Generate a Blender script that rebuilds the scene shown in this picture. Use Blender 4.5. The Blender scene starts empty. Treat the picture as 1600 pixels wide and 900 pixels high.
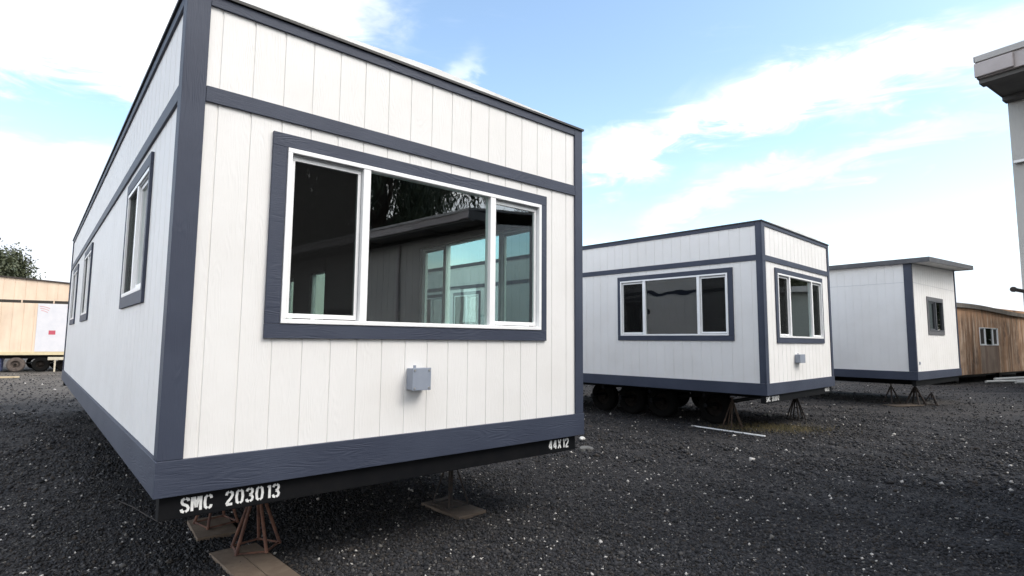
import bpy, bmesh, math, random
import numpy as np
from mathutils import Vector, Matrix
R = math.radians
S = bpy.context.scene
COL = S.collection
random.seed(7)
EYE = 1.62

# ---------------------------------------------------------------- camera
cam = bpy.data.cameras.new('camera'); co = bpy.data.objects.new('camera', cam); COL.objects.link(co)
F_, PI_, RO_ = 870.93, R(5.4666), R(0.4448)
cam.sensor_fit = 'HORIZONTAL'; cam.sensor_width = 36.0; cam.lens = F_ / 1600 * 36.0
cam.clip_start = 0.05; cam.clip_end = 3000
fw = Vector((0, math.cos(PI_), math.sin(PI_))); up = Vector((0, -math.sin(PI_), math.cos(PI_))); rt = Vector((1, 0, 0))
r2 = math.cos(RO_) * rt + math.sin(RO_) * up; u2 = -math.sin(RO_) * rt + math.cos(RO_) * up
co.matrix_world = Matrix(((r2.x, u2.x, -fw.x, 0), (r2.y, u2.y, -fw.y, 0), (r2.z, u2.z, -fw.z, EYE), (0, 0, 0, 1)))
S.camera = co

# ---------------------------------------------------------------- light
SUN_AZ, SUN_EL = 112.0, 47.0
sd = bpy.data.lights.new('sun', 'SUN'); sd.energy = 0.75; sd.angle = R(24); sd.color = (1.0, 0.955, 0.895)
so = bpy.data.objects.new('sun', sd); COL.objects.link(so)
tosun = Vector((math.sin(R(SUN_AZ)) * math.cos(R(SUN_EL)), math.cos(R(SUN_AZ)) * math.cos(R(SUN_EL)), math.sin(R(SUN_EL))))
so.rotation_euler = tosun.to_track_quat('Z', 'Y').to_euler(); so.location = (0, 0, 30)
S.view_settings.view_transform = 'Standard'; S.view_settings.look = 'None'
S.view_settings.exposure = 1.12; S.view_settings.gamma = 1.0; S.view_settings.use_curve_mapping = False
S.cycles.max_bounces = 8; S.cycles.transparent_max_bounces = 16
S.cycles.sample_clamp_indirect = 6


class NT:
    """tiny node helper"""
    def __init__(s, tree): s.t = tree; s.n = tree.nodes; s.l = tree.links
    def node(s, typ, **kw):
        n = s.n.new(typ)
        for k, v in kw.items(): setattr(n, k, v)
        return n
    def put(s, sock, v):
        if hasattr(v, 'is_output') or hasattr(v, 'links'): s.l.new(v, sock)
        elif v is not None: sock.default_value = v
    def m(s, op, a, b=None, c=None, clamp=False):
        n = s.node('ShaderNodeMath', operation=op); n.use_clamp = clamp
        s.put(n.inputs[0], a)
        if b is not None: s.put(n.inputs[1], b)
        if c is not None: s.put(n.inputs[2], c)
        return n.outputs[0]
    def ss(s, v, a, b, lo=0.0, hi=1.0):
        n = s.node('ShaderNodeMapRange', interpolation_type='SMOOTHSTEP')
        s.put(n.inputs[0], v); n.inputs[1].default_value = a; n.inputs[2].default_value = b
        n.inputs[3].default_value = lo; n.inputs[4].default_value = hi
        return n.outputs[0]
    def noise(s, vec, scale, detail=4, rough=.55, dist=0.0, col=False):
        n = s.node('ShaderNodeTexNoise'); s.put(n.inputs['Vector'], vec)
        n.inputs['Scale'].default_value = scale; n.inputs['Detail'].default_value = detail
        n.inputs['Roughness'].default_value = rough; n.inputs['Distortion'].default_value = dist
        return n.outputs[1 if col else 0]
    def scale(s, vec, xyz):
        n = s.node('ShaderNodeMapping'); s.put(n.inputs[0], vec); n.inputs['Scale'].default_value = xyz
        return n.outputs[0]
    def mix(s, f, a, b, mode='MIX'):
        n = s.node('ShaderNodeMix', data_type='RGBA', blend_type=mode)
        s.put(n.inputs[0], f); s.put(n.inputs[6], c4(a)); s.put(n.inputs[7], c4(b))
        return n.outputs[2]


def c4(c):
    return (c[0], c[1], c[2], 1.0) if isinstance(c, (tuple, list)) else c


def world():
    w = bpy.data.worlds.new('World'); S.world = w; w.use_nodes = True
    T = NT(w.node_tree); T.n.clear()
    sky = T.node('ShaderNodeTexSky', sky_type='NISHITA'); sky.sun_disc = False
    sky.sun_elevation = R(SUN_EL); sky.sun_rotation = R(SUN_AZ)
    sky.air_density = 1.0; sky.dust_density = 0.6; sky.ozone_density = 1.6
    tc = T.node('ShaderNodeTexCoord'); sep = T.node('ShaderNodeSeparateXYZ'); T.l.new(tc.outputs['Generated'], sep.inputs[0])
    x, y, z = sep.outputs
    az = T.m('DEGREES', T.m('ARCTAN2', x, y)); el = T.m('DEGREES', T.m('ARCSINE', z))
    # warped cloud coordinates, stretched along the wind
    n1 = T.noise(tc.outputs['Generated'], 3.0, 5, .6)
    n2 = T.noise(T.scale(tc.outputs['Generated'], (1, 1, 2.6)), 2.3, 8, .62, .6)
    n3 = T.noise(T.scale(tc.outputs['Generated'], (1, 1, 3.5)), 9.0, 6, .6, .8)
    wob = T.m('MULTIPLY', T.m('SUBTRACT', n1, .5), 14.0)
    az2 = T.m('ADD', az, wob); el2 = T.m('ADD', el, T.m('MULTIPLY', T.m('SUBTRACT', n3, .5), 7.0))

    def blob(a, e, th, L, W, amp):
        c_, s_ = math.cos(R(th)), math.sin(R(th))
        da = T.m('SUBTRACT', az2, a); de = T.m('SUBTRACT', el2, e)
        p = T.m('ADD', T.m('MULTIPLY', da, c_ / L), T.m('MULTIPLY', de, s_ / L))
        q = T.m('ADD', T.m('MULTIPLY', da, -s_ / W), T.m('MULTIPLY', de, c_ / W))
        d = T.m('ADD', T.m('MULTIPLY', p, p), T.m('MULTIPLY', q, q))
        return T.m('MULTIPLY', T.m('EXPONENT', T.m('MULTIPLY', d, -1.0)), amp)
    # general cover
    dens = T.m('ADD', T.m('MULTIPLY', n2, .75), T.m('MULTIPLY', n3, .45))
    dens = T.m("SUBTRACT", dens, .53)
    for b in BLOBS:
        dens = T.m('ADD', dens, blob(*b))
    dens = T.m('ADD', dens, T.ss(el, 14, 2, 0, .72))
    dens = T.m('ADD', dens, T.ss(y, .15, -.35, 0, .52))
    f = T.ss(dens, .12, .80)
    blue = T.mix(1.0, sky.outputs[0], (1.75, 1.68, 1.50), 'MULTIPLY')
    tint = T.mix(T.ss(el, 2, 14), (8.0, 7.7, 7.0), (8.2, 8.15, 8.1))
    n4 = T.noise(T.scale(tc.outputs['Generated'], (1, 1, 2.2)), 2.6, 5, .6, .5)
    tint = T.mix(T.ss(n4, .40, .60, 1.0, 0.0), tint, (4.7, 5.05, 5.6))
    tint = T.mix(T.ss(x, -.62, -.98), tint, (14.5, 14.9, 15.6))  # sky left of the view brightened, added to light the trailers' left walls
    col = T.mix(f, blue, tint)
    dt = T.node('ShaderNodeVectorMath', operation='DOT_PRODUCT'); T.l.new(tc.outputs['Generated'], dt.inputs[0]); dt.inputs[1].default_value = tuple(tosun)
    glow = T.m('POWER', T.m('MAXIMUM', dt.outputs['Value'], 0.0), 7.0)
    col = T.mix(glow, col, (22.0, 21.0, 19.5))
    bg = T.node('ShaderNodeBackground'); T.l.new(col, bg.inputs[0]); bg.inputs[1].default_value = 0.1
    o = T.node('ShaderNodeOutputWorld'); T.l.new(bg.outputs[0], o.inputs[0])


# (azimuth, elevation, tilt, length, width, amount) of cloud banks and clear patches, degrees
BLOBS = [(-42, 24, 0, 19, 28, .80), (-19, 31, 10, 7, 4.5, .45), (36, 22.8, 0, 13, 2.5, .95), (21, 21.2, 12, 8, 1.6, .72), (10, 18.8, 0, 3.6, 2.3, .70),
         (34, 16.6, 5, 12, 1.5, .68), (21, 14.0, 10, 8, 1.3, .52), (-6, 25.0, 60, 4.5, 1.2, .36), (-39, 17.5, 8, 9, 3.0, -.80),
         (37, 12.2, 0, 5, 1.2, -.2), (4, 26, 0, 10, 5, -.12)]

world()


# ---------------------------------------------------------------- materials
MATS = {}
def mat(name, base=(.5, .5, .5), rough=.6, metal=0.0, var=None, varscale=3.0, bump=None, spec=None):
    """base colour, mottled towards var; bump=(scale vec, strength, distance)"""
    if name in MATS: return MATS[name]
    m = bpy.data.materials.new(name); m.use_nodes = True; T = NT(m.node_tree)
    b = T.n['Principled BSDF']; b.inputs['Roughness'].default_value = rough; b.inputs['Metallic'].default_value = metal
    if spec is not None: b.inputs['Specular IOR Level'].default_value = spec
    tc = T.node('ShaderNodeTexCoord').outputs['Object']
    if var is not None:
        f = T.ss(T.noise(tc, varscale, 6, .62), .35, .7)
        T.l.new(T.mix(f, base, var), b.inputs['Base Color'])
    else: b.inputs['Base Color'].default_value = c4(base)
    if bump:
        sc, st, di = bump
        h = T.noise(T.scale(tc, sc), 1.0, 5, .6, .4)
        bn = T.node('ShaderNodeBump'); bn.inputs['Strength'].default_value = st; bn.inputs['Distance'].default_value = di
        T.l.new(h, bn.inputs['Height']); T.l.new(bn.outputs[0], b.inputs['Normal'])
    MATS[name] = m
    return m


def grain_paint(name, base, var, rough, strength, horiz=False, smudge=0.0):
    """paint over wood-grain embossed boards: cathedral arcs and fine ridges"""
    m = bpy.data.materials.new(name); m.use_nodes = True; T = NT(m.node_tree); b = T.n['Principled BSDF']
    tc = T.node('ShaderNodeTexCoord').outputs['Object']
    sep = T.node('ShaderNodeSeparateXYZ'); T.l.new(tc, sep.inputs[0])
    along = sep.outputs[2]; across = T.m('ADD', sep.outputs[0], sep.outputs[1])
    if horiz: along, across = across, along
    comb = T.node('ShaderNodeCombineXYZ'); T.l.new(across, comb.inputs[0]); T.l.new(along, comb.inputs[1])
    v = comb.outputs[0]
    low = T.noise(T.scale(v, (5.0, .9, 1)), 1.0, 2, .5)
    rings = T.m('SINE', T.m('MULTIPLY', low, 150.0))
    fine = T.noise(T.scale(v, (170, 9, 1)), 1.0, 4, .65, .3)
    patch = T.ss(T.noise(T.scale(v, (4.0, 1.2, 1)), 1.7, 3, .5), .45, .62)
    h = T.m('ADD', T.m('MULTIPLY', T.m('MULTIPLY', rings, .2), patch), T.m('MULTIPLY', fine, .9))
    bn = T.node('ShaderNodeBump'); bn.inputs['Strength'].default_value = strength; bn.inputs['Distance'].default_value = .003
    T.l.new(h, bn.inputs['Height']); T.l.new(bn.outputs[0], b.inputs['Normal'])
    f = T.ss(T.noise(v, 1.3, 5, .6), .35, .7)
    col = T.mix(f, base, var)
    if smudge:
        g = T.ss(T.noise(T.scale(v, (9, 1.1, 1)), 1.0, 6, .7, .5), .56, .82, 0, smudge)
        col = T.mix(g, col, tuple(k * .82 for k in base))
    T.l.new(col, b.inputs['Base Color'])
    b.inputs['Roughness'].default_value = rough
    MATS[name] = m
    return m


def glass_mat(name, tint, f0=.085, wobble=0.0):
    m = bpy.data.materials.new(name); m.use_nodes = True; T = NT(m.node_tree); T.n.clear()
    g = T.node('ShaderNodeNewGeometry')
    d = T.node('ShaderNodeVectorMath', operation='DOT_PRODUCT'); T.l.new(g.outputs['Incoming'], d.inputs[0]); T.l.new(g.outputs['Normal'], d.inputs[1])
    c = T.m('SUBTRACT', 1.0, T.m('ABSOLUTE', d.outputs['Value']))
    fr = T.m('ADD', f0, T.m('MULTIPLY', T.m('POWER', c, 4.2), 1 - f0), clamp=True)
    tr = T.node('ShaderNodeBsdfTransparent'); tr.inputs[0].default_value = c4(tint)
    gl = T.node('ShaderNodeBsdfGlossy'); gl.inputs['Roughness'].default_value = .0; gl.inputs[0].default_value = (.95, .97, .97, 1)
    if wobble:
        tc = T.node('ShaderNodeTexCoord').outputs['Object']
        bn = T.node('ShaderNodeBump'); bn.inputs['Strength'].default_value = 1.0; bn.inputs['Distance'].default_value = wobble
        T.l.new(T.noise(tc, 1.6, 1, .4), bn.inputs['Height']); T.l.new(bn.outputs[0], gl.inputs['Normal'])
    mx = T.node('ShaderNodeMixShader'); T.l.new(fr, mx.inputs[0]); T.l.new(tr.outputs[0], mx.inputs[1]); T.l.new(gl.outputs[0], mx.inputs[2])
    o = T.node('ShaderNodeOutputMaterial'); T.l.new(mx.outputs[0], o.inputs[0])
    MATS[name] = m
    return m


def screen_mat():
    m = bpy.data.materials.new('insect_mesh'); m.use_nodes = True; T = NT(m.node_tree); T.n.clear()
    tr = T.node('ShaderNodeBsdfTransparent'); df = T.node('ShaderNodeBsdfDiffuse'); df.inputs[0].default_value = (.012, .012, .012, 1)
    mx = T.node('ShaderNodeMixShader'); mx.inputs[0].default_value = .62
    T.l.new(tr.outputs[0], mx.inputs[1]); T.l.new(df.outputs[0], mx.inputs[2])
    o = T.node('ShaderNodeOutputMaterial'); T.l.new(mx.outputs[0], o.inputs[0])
    return m


def ply_mat(name, a, b_, c, streak, top=None):
    """weathered plywood / bare panel with vertical streaks"""
    m = bpy.data.materials.new(name); m.use_nodes = True; T = NT(m.node_tree); b = T.n['Principled BSDF']
    tc = T.node('ShaderNodeTexCoord').outputs['Object']
    s1 = T.ss(T.noise(T.scale(tc, (1.8, 1.8, .2)), 1.0, 6, .75, .4), .40, .60)
    s2 = T.ss(T.noise(T.scale(tc, (4.5, 4.5, .3)), 1.0, 6, .75, .3), .47, .60, 0, streak)
    s3 = T.ss(T.noise(tc, .8, 4, .6), .4, .7, 0, streak)
    col = T.mix(s1, a, b_); col = T.mix(s2, col, c); col = T.mix(s3, col, tuple(k * .55 for k in a))
    if top: 
        sz = T.node('ShaderNodeSeparateXYZ'); T.l.new(tc, sz.inputs[0])
        e_ = T.m('ADD', sz.outputs[2], T.m('MULTIPLY', T.noise(T.scale(tc, (2.5, 2.5, .4)), 1.0, 5, .7), 1.6))
        col = T.mix(T.ss(e_, 3.4, 4.1, 0, .8), col, top)
        col = T.mix(T.ss(T.noise(T.scale(tc, (1.1, 1.1, .5)), 1.0, 4, .7), .52, .66, 0, .7), col, (.07, .045, .035))
    T.l.new(col, b.inputs['Base Color']); b.inputs['Roughness'].default_value = .85
    bn = T.node('ShaderNodeBump'); bn.inputs['Strength'].default_value = .4; bn.inputs['Distance'].default_value = .004
    T.l.new(T.noise(T.scale(tc, (40, 40, 3)), 1.0, 4, .6), bn.inputs['Height']); T.l.new(bn.outputs[0], b.inputs['Normal'])
    return m


def gravel_mat():
    m = bpy.data.materials.new('gravel_stone'); m.use_nodes = True; T = NT(m.node_tree); b = T.n['Principled BSDF']
    g = T.node('ShaderNodeNewGeometry'); rnd = g.outputs['Random Per Island']
    cr = T.node('ShaderNodeValToRGB'); T.l.new(rnd, cr.inputs[0]); e = cr.color_ramp; e.interpolation = 'CONSTANT'
    stops = [(0, (.016, .017, .020)), (.22, (.026, .027, .031)), (.45, (.038, .038, .042)), (.62, (.022, .020, .019)), (.74, (.055, .054, .056)),
             (.86, (.045, .038, .033)), (.93, (.085, .082, .080)), (.975, (.15, .145, .135)), (.988, (.55, .53, .50))]
    e.elements[0].color = c4(stops[0][1]); e.elements[1].position = stops[1][0]; e.elements[1].color = c4(stops[1][1])
    for p, c in stops[2:]:
        k = e.elements.new(p); k.color = c4(c)
    T.l.new(T.mix(1.0, cr.outputs[0], (.85, .835, .83), 'MULTIPLY'), b.inputs['Base Color']); b.inputs['Roughness'].default_value = .75; b.inputs['Specular IOR Level'].default_value = .3
    return m


def ground_mat():
    m = bpy.data.materials.new('gravel_ground'); m.use_nodes = True; T = NT(m.node_tree); b = T.n['Principled BSDF']
    tc = T.node('ShaderNodeTexCoord').outputs['Object']
    def cells(sc):
        v = T.node('ShaderNodeTexVoronoi'); v.inputs['Scale'].default_value = sc; v.inputs['Randomness'].default_value = 1.0
        T.l.new(tc, v.inputs['Vector']); return v
    v1 = cells(62); v2 = cells(150); v3 = cells(27); v4 = cells(11)
    sp4 = T.node('ShaderNodeSeparateColor'); T.l.new(v4.outputs['Color'], sp4.inputs[0])
    sp = T.node('ShaderNodeSeparateColor'); T.l.new(v1.outputs['Color'], sp.inputs[0])
    cr = T.node('ShaderNodeValToRGB'); T.l.new(sp.outputs[0], cr.inputs[0]); e = cr.color_ramp; e.interpolation = 'CONSTANT'
    stops = [(0, (.010, .010, .012)), (.3, (.022, .022, .026)), (.6, (.036, .035, .038)), (.8, (.055, .052, .052)), (.93, (.08, .077, .073)), (.982, (.30, .29, .26))]
    e.elements[0].color = c4(stops[0][1]); e.elements[1].position = stops[1][0]; e.elements[1].color = c4(stops[1][1])
    for p, c in stops[2:]:
        k = e.elements.new(p); k.color = c4(c)
    sp2 = T.node('ShaderNodeSeparateColor'); T.l.new(v3.outputs['Color'], sp2.inputs[0])
    base = T.mix(T.ss(sp2.outputs[1], .5, 1, 0, .5), cr.outputs[0], (.03, .027, .026))
    lump = T.ss(T.noise(tc, 7.0, 6, .75), .42, .66)
    base = T.mix(T.m('MULTIPLY', lump, .6), base, (.062, .060, .060))
    base = T.mix(T.m('MULTIPLY', T.m('GREATER_THAN', sp4.outputs[0], .80), T.m('LESS_THAN', v4.outputs['Distance'], .30)), base, (.012, .012, .014))
    white = T.m('MULTIPLY', T.m('GREATER_THAN', sp2.outputs[0], .985), T.m('LESS_THAN', v3.outputs['Distance'], .35))
    base = T.mix(white, base, (.45, .44, .41))
    # broad wear: dusty wheel tracks and damp darker areas
    sx = T.node('ShaderNodeSeparateXYZ'); T.l.new(tc, sx.inputs[0])
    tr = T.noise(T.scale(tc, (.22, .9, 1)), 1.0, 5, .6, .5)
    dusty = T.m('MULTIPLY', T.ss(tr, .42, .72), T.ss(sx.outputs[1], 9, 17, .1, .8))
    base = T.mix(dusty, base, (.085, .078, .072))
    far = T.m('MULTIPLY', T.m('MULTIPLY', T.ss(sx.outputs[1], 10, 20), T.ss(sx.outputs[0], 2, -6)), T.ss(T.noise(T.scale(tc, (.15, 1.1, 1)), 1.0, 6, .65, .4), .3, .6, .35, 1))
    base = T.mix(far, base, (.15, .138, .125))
    damp = T.ss(T.noise(tc, .55, 4, .6), .5, .7, 0, .55)
    base = T.mix(damp, base, (.014, .014, .016))
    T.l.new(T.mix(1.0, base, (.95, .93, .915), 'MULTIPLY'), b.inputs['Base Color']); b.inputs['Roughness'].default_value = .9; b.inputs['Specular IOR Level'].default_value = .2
    h = T.m('ADD', T.m('MULTIPLY', T.m('SUBTRACT', 1.0, v1.outputs['Distance']), .7), T.m('ADD', T.m('MULTIPLY', T.m('SUBTRACT', 1.0, v2.outputs['Distance']), .3), T.m('ADD', T.m('MULTIPLY', T.m('SUBTRACT', 1.0, v3.outputs['Distance']), .8), T.m('MULTIPLY', T.noise(tc, 5.0, 7, .72), 3.0))))
    bn = T.node('ShaderNodeBump'); bn.inputs['Strength'].default_value = 1.0; bn.inputs['Distance'].default_value = .014
    T.l.new(h, bn.inputs['Height']); T.l.new(bn.outputs[0], b.inputs['Normal'])
    return m


def rust_mat(name, a, b_):
    return mat(name, a, .85, 0, b_, 14, ((60, 60, 60), .6, .002))


WHITE = grain_paint('white_siding_paint', (.80, .785, .77), (.76, .742, .722), .55, .75, False, .14)
SLATE = grain_paint('slate_trim_paint', (.029, .037, .064), (.040, .050, .080), .6, .9, False, .3)
SLATE_H = grain_paint('slate_trim_paint_level', (.029, .037, .064), (.040, .050, .080), .6, .9, True, .3)
VINYL = mat('white_vinyl', (.90, .90, .90), .35, 0, (.86, .86, .86), 5)
GREYVINYL = mat('grey_window_paint', (.10, .105, .115), .5, 0, (.085, .09, .10), 5)
TRACK = mat('grey_track', (.30, .31, .32), .45)
GLASS = glass_mat('window_glass', (.70, .86, .81), .19, .0012)
GLASS_W = glass_mat('wavy_window_glass', (.30, .36, .35), .10, .007)
GLASS_D = glass_mat('window_glass_dim', (.22, .25, .25), .06)
SCREEN = screen_mat()
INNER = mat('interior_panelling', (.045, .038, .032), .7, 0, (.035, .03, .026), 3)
BLACK = mat('black_chassis_paint', (.005, .0055, .007), .55, 0, (.008, .008, .009), 6, ((30, 30, 30), .3, .001), spec=.15)
EDGE = mat('black_drip_edge', (.012, .012, .014), .5)
ROOFM = mat('white_roof_membrane', (.75, .75, .74), .6, 0, (.6, .6, .58), 2)
RUBBER = mat('tyre_rubber', (.009, .009, .009), .9, 0, (.010, .0095, .009), 9, spec=.05)
DUSTY = mat('dusty_tyre_rubber', (.12, .095, .08), .9, 0, (.07, .055, .05), 7)
RIM = mat('rusty_rim', (.022, .018, .016), .9, 0, (.012, .010, .009), 12, spec=.1)
RUST = rust_mat('rusty_steel', (.16, .075, .05), (.07, .035, .028))
DARKSTEEL = rust_mat('dark_steel', (.022, .02, .02), (.05, .035, .028))
BROWNSTEEL = rust_mat('brown_steel', (.10, .065, .045), (.04, .028, .022))
WOOD = ply_mat('old_pad_plywood', (.17, .125, .09), (.12, .085, .06), (.22, .17, .125), .5)
WOODD = ply_mat('damp_pad_plywood', (.075, .055, .042), (.10, .075, .055), (.14, .11, .085), .5)
BOXGREY = mat('grey_pvc', (.27, .30, .36), .45, 0, (.25, .28, .34), 10)
GALV = mat('galvanised_steel', (.45, .45, .44), .4, .7)
PAINT = mat('white_stencil_paint', (.82, .82, .80), .6, 0, (.66, .66, .66), 60)
STONE = gravel_mat()
GROUND = ground_mat()


# ---------------------------------------------------------------- mesh builder
class MB:
    def __init__(s): s.v = []; s.f = []
    def hexa(s, p):
        n = len(s.v); s.v += [tuple(q) for q in p]
        s.f += [tuple(n + i for i in q) for q in ((0, 1, 2, 3), (7, 6, 5, 4), (0, 4, 5, 1), (1, 5, 6, 2), (2, 6, 7, 3), (3, 7, 4, 0))]
        return s
    def box(s, x0, x1, y0, y1, z0, z1, M=None):
        if M is None: M = lambda a, d, z: (a, d, z)
        return s.hexa([M(x0, y0, z0), M(x1, y0, z0), M(x1, y1, z0), M(x0, y1, z0), M(x0, y0, z1), M(x1, y0, z1), M(x1, y1, z1), M(x0, y1, z1)])
    def quad(s, a, b, c, d):
        n = len(s.v); s.v += [tuple(a), tuple(b), tuple(c), tuple(d)]; s.f.append((n, n + 1, n + 2, n + 3)); return s
    def tube(s, a, b, r, r1=None, n=10, caps=True):
        a = Vector(a); b = Vector(b); r1 = r if r1 is None else r1
        d = (b - a).normalized(); e = d.orthogonal().normalized(); g = d.cross(e); k = len(s.v)
        for P, rr in ((a, r), (b, r1)):
            for i in range(n):
                t = 2 * math.pi * i / n; s.v.append(tuple(P + (e * math.cos(t) + g * math.sin(t)) * rr))
        for i in range(n): s.f.append((k + i, k + (i + 1) % n, k + n + (i + 1) % n, k + n + i))
        if caps: s.f.append(tuple(k + i for i in range(n))[::-1]); s.f.append(tuple(k + n + i for i in range(n)))
        return s
    def lathe(s, c, axis, prof, n=28):
        """prof: list of (along, radius); closed ring profile"""
        c = Vector(c); d = Vector(axis).normalized(); e = d.orthogonal().normalized(); g = d.cross(e); k = len(s.v); m = len(prof)
        for i in range(n):
            t = 2 * math.pi * i / n; w = e * math.cos(t) + g * math.sin(t)
            for (al, ra) in prof: s.v.append(tuple(c + d * al + w * ra))
        for i in range(n):
            j = (i + 1) % n
            for q in range(m):
                q2 = (q + 1) % m
                s.f.append((k + i * m + q, k + i * m + q2, k + j * m + q2, k + j * m + q))
        return s
    def build(s, name, material, parent=None, bevel=0, smooth=False):
        me = bpy.data.meshes.new(name); me.from_pydata(s.v, [], s.f); me.update()
        bm = bmesh.new(); bm.from_mesh(me); bmesh.ops.recalc_face_normals(bm, faces=bm.faces); bm.to_mesh(me); bm.free()
        me.materials.append(material)
        if smooth:
            for p in me.polygons: p.use_smooth = True
        o = bpy.data.objects.new(name, me); COL.objects.link(o)
        if parent is not None: o.parent = parent
        if bevel:
            b = o.modifiers.new('bevel', 'BEVEL'); b.width = bevel; b.segments = 2; b.limit_method = 'ANGLE'
        return o


def tag(o, label, cat, group=None, kind=None):
    if label: o['label'] = label
    if cat: o['category'] = cat
    if group: o['group'] = group
    if kind: o['kind'] = kind
    return o


def thing(name, loc, rz, label, cat, group=None):
    o = bpy.data.objects.new(name, None); COL.objects.link(o); o.location = loc; o.rotation_euler = (0, 0, rz); o.empty_display_size = .2
    return tag(o, label, cat, group)


def copy_tree(o, parent=None):
    c = o.copy(); COL.objects.link(c); c.parent = parent
    for ch in list(o.children): copy_tree(ch, c)
    return c


# stencil lettering: strokes on a 0..1 x 0..1.5 cell
GL = {
    'S': [[(.92, 1.18), (.86, 1.38), (.56, 1.47)], [(.42, 1.47), (.14, 1.34), (.1, 1.12), (.24, .9), (.5, .78), (.76, .66), (.92, .42), (.86, .18), (.58, .05)], [(.44, .04), (.14, .14), (.06, .36)]],
    'M': [[(.0, .0), (.0, 1.5)], [(.24, 1.5), (.5, .35)], [(.80, 1.5), (.54, .35)], [(1.06, 1.5), (1.06, .0)]],
    'C': [[(.9, 1.1), (.84, 1.34), (.58, 1.46)], [(.42, 1.46), (.14, 1.25), (.08, .75), (.14, .25), (.42, .04)], [(.58, .04), (.84, .16), (.9, .4)]],
    '2': [[(.08, 1.1), (.16, 1.36), (.42, 1.47)], [(.56, 1.47), (.86, 1.32), (.9, 1.05), (.7, .72), (.3, .35), (.12, .08)], [(.1, .06), (.92, .06)]],
    '0': [[(.43, 1.47), (.16, 1.32), (.07, .75), (.16, .18), (.43, .03)], [(.57, 1.47), (.84, 1.32), (.93, .75), (.84, .18), (.57, .03)]],
    '3': [[(.08, 1.2), (.18, 1.4), (.44, 1.47)], [(.56, 1.47), (.84, 1.34), (.87, 1.08), (.7, .84), (.45, .78)], [(.45, .76), (.74, .7), (.92, .42), (.84, .16), (.56, .03)], [(.44, .03), (.16, .1), (.06, .32)]],
    '1': [[(.3, 1.25), (.55, 1.45)], [(.56, 1.5), (.56, .0)]],
    '4': [[(.58, 1.48), (.1, .5)], [(.06, .4), (.95, .4)], [(.7, 1.5), (.7, .52)], [(.7, .3), (.7, 0)]],
    'X': [[(.1, 1.5), (.45, .82)], [(.9, 1.5), (.55, .82)], [(.1, 0), (.45, .68)], [(.9, 0), (.55, .68)]],
}


def stencil(text, a0, z0, cw, gap, h, M, d, wdt=.25, slope=0.0):
    """ribbon lettering on a surface; returns MB"""
    mb = MB(); k = h / 1.5; x = a0
    for ch in text:
        if ch == ' ': x += cw * 1.0 + gap; continue
        for st in GL[ch]:
            pts = [(x + p[0] * cw, z0 + p[1] * k) for p in st]; hw = wdt * k / 2 * 1.15
            L, Rr = [], []
            for i, p in enumerate(pts):
                a = Vector(pts[max(i - 1, 0)]); b = Vector(pts[min(i + 1, len(pts) - 1)]); t = (b - a).normalized(); n = Vector((-t.y, t.x)) * hw
                L.append((p[0] + n.x, p[1] + n.y)); Rr.append((p[0] - n.x, p[1] - n.y))
            for i in range(len(pts) - 1):
                mb.hexa([M(*q) for q in ((L[i][0], d, L[i][1]), (L[i + 1][0], d, L[i + 1][1]), (Rr[i + 1][0], d, Rr[i + 1][1]), (Rr[i][0], d, Rr[i][1]),
                                         (L[i][0], d + .0012, L[i][1]), (L[i + 1][0], d + .0012, L[i + 1][1]), (Rr[i + 1][0], d + .0012, Rr[i + 1][1]), (Rr[i][0], d + .0012, Rr[i][1]))])
        x += cw * (.62 if ch == '1' else 1.12 if ch == 'M' else 1) + gap
    return mb


def wall_sheet(mb, M, length, z0, z1, holes, pitch=.2, off=.19, gd=.006, top=None):
    """grooved siding sheet with real grooves and openings. top(a) gives a sloping top edge"""
    prof = [(0.0, 0.0)]; a = off
    while pitch and a < length - .03:
        prof += [(a - .0065, 0), (a - .004, -gd), (a + .004, -gd), (a + .0065, 0)]; a += pitch
    prof.append((length, 0.0))
    xs = [p[0] for p in prof]
    for h in holes:
        for e in (h[0], h[1]):
            if all(abs(e - q[0]) > .007 for q in prof): prof.append((e, 0.0))
    prof.sort(); 
    zs = sorted(set([z0, z1] + [h[2] for h in holes] + [h[3] for h in holes]))
    for i in range(len(prof) - 1):
        (a0, d0), (a1, d1) = prof[i], prof[i + 1]
        am = (a0 + a1) / 2
        for j in range(len(zs) - 1):
            zm = (zs[j] + zs[j + 1]) / 2
            if any(h[0] < am < h[1] and h[2] < zm < h[3] for h in holes): continue
            t0 = top(a0) if top and j == len(zs) - 2 else zs[j + 1]; t1 = top(a1) if top and j == len(zs) - 2 else zs[j + 1]
            mb.quad(M(a0, d0, zs[j]), M(a1, d1, zs[j]), M(a1, d1, t1), M(a0, d0, t0))


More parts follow.
